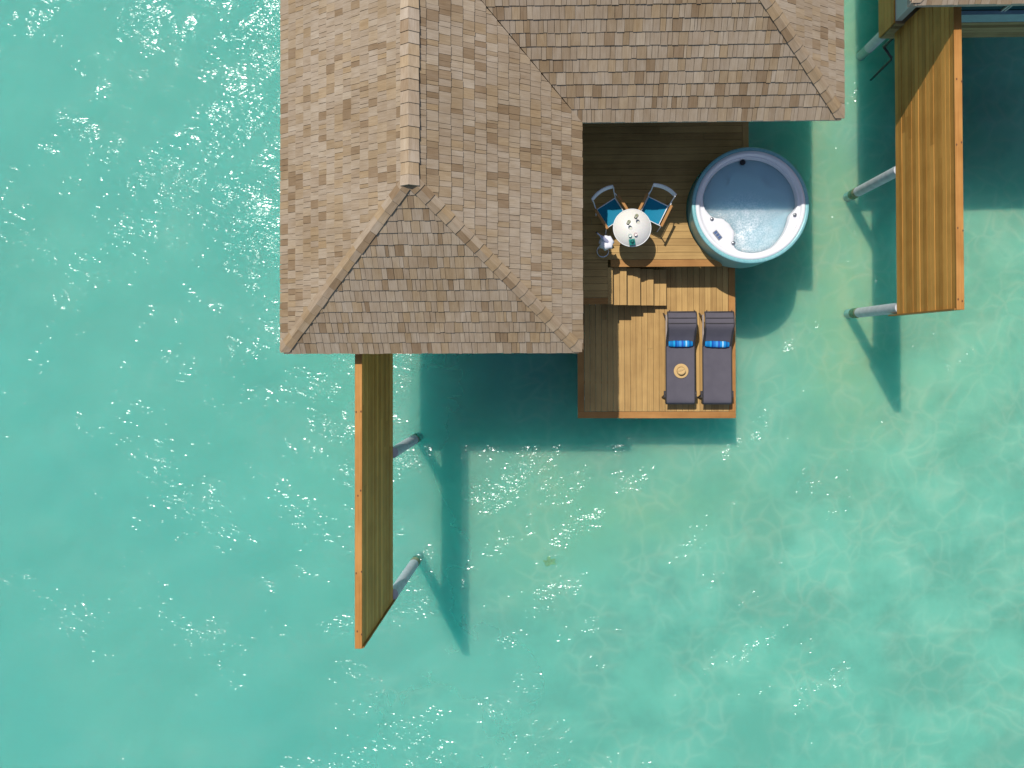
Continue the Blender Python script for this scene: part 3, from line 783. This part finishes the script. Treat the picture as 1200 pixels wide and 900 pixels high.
cl = MB(); vs = []; K = 36
prof = [(.02, .262), (.055, .266), (.09, .262), (.122, .25), (.131, .22), (.134, .17), (.138, .12)]
for i, (r, z) in enumerate(prof):
    for k in range(K):
        th = 2*math.pi*k/K; w = max(0, i-2)*.0042*math.sin(7*th+1.0)+max(0, i-2)*.002*math.sin(13*th)
        zz = z-(max(0, i-3)*.018*math.sin(2*th+.5))
        vs.append(((r+w)*math.cos(th), (r+w)*math.sin(th), zz+.006*math.sin(3*th)*(i < 4)))
cl.add(vs, [[i*K+k, i*K+(k+1) % K, (i+1)*K+(k+1) % K, (i+1)*K+k] for i in range(len(prof)-1) for k in range(K)], 0, True)
cloth = plain('white_cloth', (.80, .79, .84, 1), .8, var=.06, scale=20)
nap = cl.build('napkin', cloth); nap.location = (bx+.012, by-.006, ZU+.50); tag(nap, 'white cloth napkin draped over the ice bucket', 'napkin')

# ------------------------------------------------------------------ loungers, pillows, hat
sling, nt, out = newmat('grey_sling')
wv = noise_tex(nt, (1, 1, 1), 160, 2); big = noise_tex(nt, (1, 1, 1), 3, 3)
c = ramp(nt, math_(nt, 'ADD', math_(nt, 'MULTIPLY', wv, .5), math_(nt, 'MULTIPLY', big, .5)), [(.3, (.088, .080, .098, 1)), (.7, (.122, .112, .132, 1))])
bsdf(nt, out, c, .75, spec=.2, bump=wv, bstr=.3, bdist=.003)
ltm = plain('lounger_frame', (.045, .04, .042, 1), .45, var=.1)
ltrail = plain('lounger_rail', (.36, .30, .27, 1), .5)
def make_lounger(label):
    t = thing('sun_lounger', label, 'sun lounger', (0, 0, ZL), 0, 'grey sling sun loungers side by side on the lower deck')
    prof = [(-1.00, .30), (-.985, .345), (-.955, .366), (-.9, .372), (-.5, .37), (0, .365), (.20, .365), (.30, .40), (.42, .49), (.52, .585), (.58, .632), (.64, .650), (.70, .640), (.78, .628), (.86, .600), (.895, .57)]
    W = .285; NX = 6
    def sheet(pf):
        mb = MB(); vs = []
        for y, z in pf:
            for i in range(NX+1):
                x = -W+2*W*i/NX; vs.append((x, y, z-.012*(1-(x/W)**2)))
        mb.add(vs, [[j*(NX+1)+i, j*(NX+1)+i+1, (j+1)*(NX+1)+i+1, (j+1)*(NX+1)+i] for j in range(len(pf)-1) for i in range(NX)], 0, True)
        return mb
    sheet(prof[:7]).build('seat_sling', sling, t)
    bk = sheet(prof[6:]).build('backrest', sling, t)
    for y, z in ((.665, .652), (.775, .634)):
        mb = MB(); mb.tube([(-W, y, z), (0, y, z-.006), (W, y, z)], .009, 6); mb.build('crossbar', ltm, bk)
    mb = MB(); mb.tube([(-W-.008, y, z) for y, z in prof[6:]]+[(-W-.008, .905, .568), (W+.008, .905, .568)]+[(W+.008, y, z) for y, z in prof[6:][::-1]], .013, 8)
    mb.build('back_frame', ltm, bk)
    for s in (-1, 1):
        mb = MB(); mb.tube([(s*(W-.03), .894, .575), (s*(W-.03), .94, .60)], .008, 6); mb.build('end_stop', ltm, bk)
    q = [(-1.0, .30), (-.97, .355), (-.9, .365), (.2, .358)]
    mb = MB(); mb.tube([(-W-.010, y, z) for y, z in q[::-1]]+[(W+.010, y, z) for y, z in q], .014, 8)
    mb.build('side_rail', ltm, t)
    for s in (-1, 1):
        mb = MB(); mb.box(s*(W-.005)-.016, s*(W-.005)+.016, .205, .86, .30, .335, 0, bev=.005); mb.build('base_rail', ltrail, t)
    for s in (-1, 1):
        mb = MB(); mb.tube([(s*(W-.0), .80, .31), (s*(W+.012), .90, 0)], .016, 8); mb.build('leg', ltm, t)
        mb = MB(); mb.tube([(s*(W+.02), -.78, .36), (s*(W+.038), -.88, .05), (s*(W+.04), -.885, 0)], [.02, .022, .022], 8)
        mb.box(s*(W+.036)-.02, s*(W+.036)+.02, -.87, -.73, .30, .345, 0, bev=.006); mb.build('leg', ltm, t)
        mb = MB(); mb.tube([(s*W*.95, .16, .33), (s*W*.95, .585, .625)], .01, 6); mb.build('prop_arm', ltm, t)
    return t
l1 = make_lounger('grey sling sun lounger with a straw hat lying on it')
l2 = copy_tree(l1); l2['label'] = 'grey sling sun lounger at the deck edge with nothing on its seat but a pillow'
l1.location = (2.425, -.195, ZL); l2.location = (3.186, -.198, ZL)

strp, nt, out = newmat('blue_striped_fabric')
tc = nt.nodes.new('ShaderNodeTexCoord'); sp_ = nt.nodes.new('ShaderNodeSeparateXYZ'); nt.links.new(tc.outputs['Object'], sp_.inputs[0])
fx = math_(nt, 'ADD', math_(nt, 'MULTIPLY', sp_.outputs[0], 1.9), .5)
rp = nt.nodes.new('ShaderNodeValToRGB'); rp.color_ramp.interpolation = 'CONSTANT'
pal = [(.0, (.004, .22, .52)), (.08, (.004, .16, .42)), (.2, (.01, .32, .62)), (.27, (.004, .08, .36)), (.34, (.015, .17, .52)), (.43, (.05, .30, .66)), (.52, (.02, .10, .45)), (.6, (.004, .24, .62)), (.68, (.34, .60, .80)), (.74, (.01, .25, .60)), (.82, (.003, .10, .34)), (.9, (.004, .20, .48)), (.96, (.003, .09, .3))]
e = rp.color_ramp.elements
while len(e) < len(pal): e.new(.5)
for i, (p, c) in enumerate(pal): e[i].position = p; e[i].color = (*c, 1)
nt.links.new(fx, rp.inputs[0]); bsdf(nt, out, rp.outputs[0], .7, spec=.2)
def pillow(x, y, z, label, rz=0):
    mb = MB(); pts = []; rs = []
    for k in range(13):
        u = -1+2*k/12; pts.append((.25*u, 0, 0)); rs.append(.070*(1-.28*abs(u)**6)+.003*math.sin(k*2.1))
    mb.tube(pts, rs, 20)
    o = mb.build('neck_pillow', strp); o.location = (x, y, z-.022); o.scale = (1, .95, .55); o.rotation_euler.z = rz; tag(o, label, 'pillow', 'blue striped roll pillows on the loungers')
pillow(2.425, .055, ZL+.432, 'blue striped roll pillow on the lounger that carries the straw hat')
pillow(3.176, .044, ZL+.432, 'blue striped roll pillow on the lounger nearest the deck edge', R(-1.8))
straw, nt, out = newmat('straw')
w1 = nt.nodes.new('ShaderNodeTexWave'); w1.wave_type = 'RINGS'; w1.rings_direction = 'Z'; w1.inputs['Scale'].default_value = 28; w1.inputs['Distortion'].default_value = 1.5
tc = nt.nodes.new('ShaderNodeTexCoord'); nt.links.new(tc.outputs['Object'], w1.inputs['Vector'])
bsdf(nt, out, ramp(nt, w1.outputs['Fac'], [(.2, (.50, .32, .13, 1)), (.8, (.68, .48, .23, 1))]), .8, spec=.1, bump=w1.outputs['Fac'], bstr=.3, bdist=.004)
ht = thing('straw_hat', 'tan straw hat with a shallow crown lying on the left lounger', 'hat', (2.437, -.51, ZL+.362), R(20))
mb = MB(); mb.lathe([(.088, .008), (.12, .004), (.145, .010), (.152, .018), (.149, .021), (.12, .011), (.088, .014)], n=40); mb.build('brim', straw, ht)
mb = MB(); vs = []; K = 40; pf = [(.090, .008), (.088, .035), (.083, .075), (.072, .092), (.05, .094), (.02, .085), (.001, .082)]
for r, z in pf:
    for k in range(K):
        th = 2*math.pi*k/K; vs.append((r*1.03*math.cos(th), r*.95*math.sin(th), z-(.012*math.exp(-(math.sin(th)/.35)**2) if z > .08 else 0)))
mb.add(vs, [[i*K+k, i*K+(k+1) % K, (i+1)*K+(k+1) % K, (i+1)*K+k] for i in range(len(pf)-1) for k in range(K)], 0, True); mb.build('crown', straw, ht)
mb = MB(); mb.lathe([(.0925, .010), (.0915, .030), (.0895, .031)], n=40); mb.build('ribbon', plain('hat_ribbon', (.28, .16, .06, 1), .7), ht)

# ------------------------------------------------------------------ neighbouring villa
NX0, NY0 = 5.72, 5.615
nv = thing('neighbouring_villa', 'corner of a neighbouring villa with white wall, planks and a window under its eave', 'villa', (9, 10, 0))
nw = 5.4; nh = nw/2
NF = {
 'S': Face((NX0, NY0, EZ), X, Y, [(0, 0), (nw, 0), (nh, nh)]),
 'W': Face((NX0, NY0+10, EZ), -Y, X, [(0, 0), (10, 0), (10-nh, nh), (nh, nh)]),
 'E': Face((NX0+nw, NY0, EZ), Y, -X, [(0, 0), (10, 0), (10-nh, nh), (nh, nh)]),
 'N': Face((NX0+nw, NY0+10, EZ), -X, -Y, [(0, 0), (nw, 0), (nh, nh)]),
}
mb = MB()
for fc in NF.values(): fc.shingles(mb)
nroof = settle(mb.build('roof', [M['shingle'], M['under']]), nv)
pk = (NX0+nh, NY0+nh, EZ+nh*PITCH)
caps((NX0, NY0, EZ), pk, NF['S'].N, NF['W'].N, 'hip_cap', M['cap_shingle'], nroof)
caps((NX0+nw, NY0, EZ), pk, NF['S'].N, NF['E'].N, 'hip_cap', M['cap_shingle'], nroof)
caps((pk[0], pk[1]-.1, pk[2]+.035), (pk[0], NY0+10-nh, pk[2]+.035), NF['W'].N, NF['E'].N, 'ridge_cap', M['ridge_shingle'], nroof, w=.142, step=.17)
mb = MB(); mb.box(NX0, NX0+nw, NY0, NY0+t_ if False else NY0+.03, EZ-.14, EZ-.012); mb.box(NX0, NX0+.03, NY0+.03, NY0+10, EZ-.14, EZ-.012)
mb.build('eave_board', M['fascia'], nroof)
mb = MB(); mb.box(NX0+.03, NX0+nw, NY0+.03, NY0+10, EZ-.1, EZ-.07); mb.build('soffit', M['frame_wood'], nroof)
ax, ay = 6.49, 6.33
mb = MB(); mb.box(ax, ax+.12, ay, ay+8.4, 2.56, EZ-.11); mb.box(ax+.12, ax+4, ay+8.28, ay+8.4, 2.56, EZ-.11)
mb.box(ax+3.88, ax+4, ay, ay+8.28, 2.56, EZ-.11); mb.box(ax+.12, ax+3.88, ay, ay+.1, 3.72, EZ-.11)
settle(mb.build('wall', M['white_wall']), nv)
mb = MB()
for k in range(5):
    z = 1.88+k*.136
    mb.box(ax-.03, ax-.004, ay-.03, ay+8.4, z+.004, z+.132)
settle(mb.build('plank_cladding', M['plank_y']), nv)
mb = MB()
for k in range(6):
    z = 1.90+k*.113
    mb.box(ax+.0, ax+4, ay-.06, ay-.034, z+.005, z+.108)
mb.box(ax+.002, ax+4, ay-.03, ay+8.3, 1.86, 2.55)
settle(mb.build('plank_cladding', M['plank_x']), nv)
sill = plain('blue_grey_sill', (.30, .43, .52, 1), .5, var=.08)
mb = MB(); mb.box(ax+.42, ax+3.86, ay-.055, ay+.02, 2.585, 2.90); wn = None
tg = plain('teal_window_glass', (.015, .085, .095, 1), .08, spec=.8)
fr2 = settle(mb.build('window', sill), nv)
mb = MB(); mb.box(ax+.42, ax+3.86, ay+.03, ay+.045, 2.905, 3.71); mb.build('pane', tg, fr2)
boxes('mullion', plain('pale_mullion', (.62, .68, .68, 1), .4), fr2, [(xx, xx+.028, ay-.005, ay+.028, 2.903, 3.715) for xx in (8.30, 8.36, 9.6)], False)
for px, py in ((7.08, 6.88), (10.1, 8.2), (7.0, 10)):
    mb = MB(); mb.tube([(px, py, SEA_D-.3), (px, py, 1.86)], .11, 16); settle(mb.build('stilt', M['pvc']), nv)
mb = MB(); mb.tube([(6.98, 6.50, .95), (7.16, 6.27, .92), (7.175, 6.255, .86), (7.215, 6.225, -.25)], .026, 10)
dp = thing('drain_pipe', 'bent black drain pipe dropping into the water by the neighbouring villa', 'pipe', (7.0, 6.3, 0)); settle(mb.build('pipe', blk), dp)
mb = MB(); mb.tube([(6.98, 6.50, .95), (6.98, 6.52, 1.9)], .03, 10); settle(mb.build('riser', blk), dp)

# a small brown rock on the sea floor
mb = MB(); vs = []; K = 24; RN = 10
for i in range(RN+1):
    ph = math.pi/2*i/RN
    for k in range(K):
        th = 2*math.pi*k/K; d = Vector((math.cos(th)*math.cos(ph), math.sin(th)*math.cos(ph), math.sin(ph)))
        s = 1+.35*noise.noise(d*2.2+Vector((3, 1, 5)))
        vs.append((d.x*.2*s, d.y*.17*s, d.z*.04*s))
mb.add(vs, [[i*K+k, i*K+(k+1) % K, (i+1)*K+(k+1) % K, (i+1)*K+k] for i in range(RN) for k in range(K)], 0, True)
rk = mb.build('rock', plain('brown_rock', (.64, .43, .20, 1), .9, var=.25)); rk.location = (-.35, -5.1, SEA_D-.03)
tag(rk, 'small brown rock showing through the shallow water below the decks', 'rock')

# ------------------------------------------------------------------ light and camera
sd_ = Vector((-.245, .455, 1)).normalized()
elev = math.asin(sd_.z); az = math.atan2(sd_.x, sd_.y)
w = bpy.data.worlds.new('World'); scene.world = w; w.use_nodes = True
nt = w.node_tree; nt.nodes.clear()
wo = nt.nodes.new('ShaderNodeOutputWorld'); bg = nt.nodes.new('ShaderNodeBackground'); sky = nt.nodes.new('ShaderNodeTexSky')
sky.sky_type = 'NISHITA'; sky.sun_disc = False; sky.sun_elevation = elev; sky.sun_rotation = az
bg.inputs['Strength'].default_value = .108
hs = nt.nodes.new('ShaderNodeHueSaturation'); hs.inputs['Saturation'].default_value = .95; nt.links.new(sky.outputs[0], hs.inputs['Color']); nt.links.new(hs.outputs[0], bg.inputs[0]); nt.links.new(bg.outputs[0], wo.inputs[0])
L = bpy.data.lights.new('sun', 'SUN'); L.energy = 3.85; L.angle = R(.5); L.color = (1, .955, .88)
so = bpy.data.objects.new('sun', L); col.objects.link(so); so.location = (-6, 12, 26)
so.rotation_euler = (-sd_).to_track_quat('-Z', 'Y').to_euler()

cam = bpy.data.cameras.new('camera'); co = bpy.data.objects.new('camera', cam); col.objects.link(co)
cam.sensor_width = 36; cam.lens = 833.27/1200*36; cam.shift_x = -41.32/1200; cam.shift_y = -53.32/1200
cam.clip_start = .1; cam.clip_end = 3000
co.matrix_world = Matrix.Translation((0, 0, 16.5)) @ (Matrix.Rotation(.0117, 4, 'X') @ Matrix.Rotation(.0229, 4, 'Y') @ Matrix.Rotation(-.0032, 4, 'Z'))
scene.camera = co
scene.view_settings.view_transform = 'Standard'; scene.view_settings.look = 'None'; scene.view_settings.exposure = 0; scene.view_settings.gamma = 1
scene.cycles.max_bounces = 4; scene.cycles.diffuse_bounces = 3; scene.cycles.glossy_bounces = 2; scene.cycles.caustics_reflective = False; scene.cycles.caustics_refractive = False; scene.cycles.transparent_max_bounces = 8
scene.cycles.sample_clamp_indirect = 4
scene.cycles.use_adaptive_sampling = False
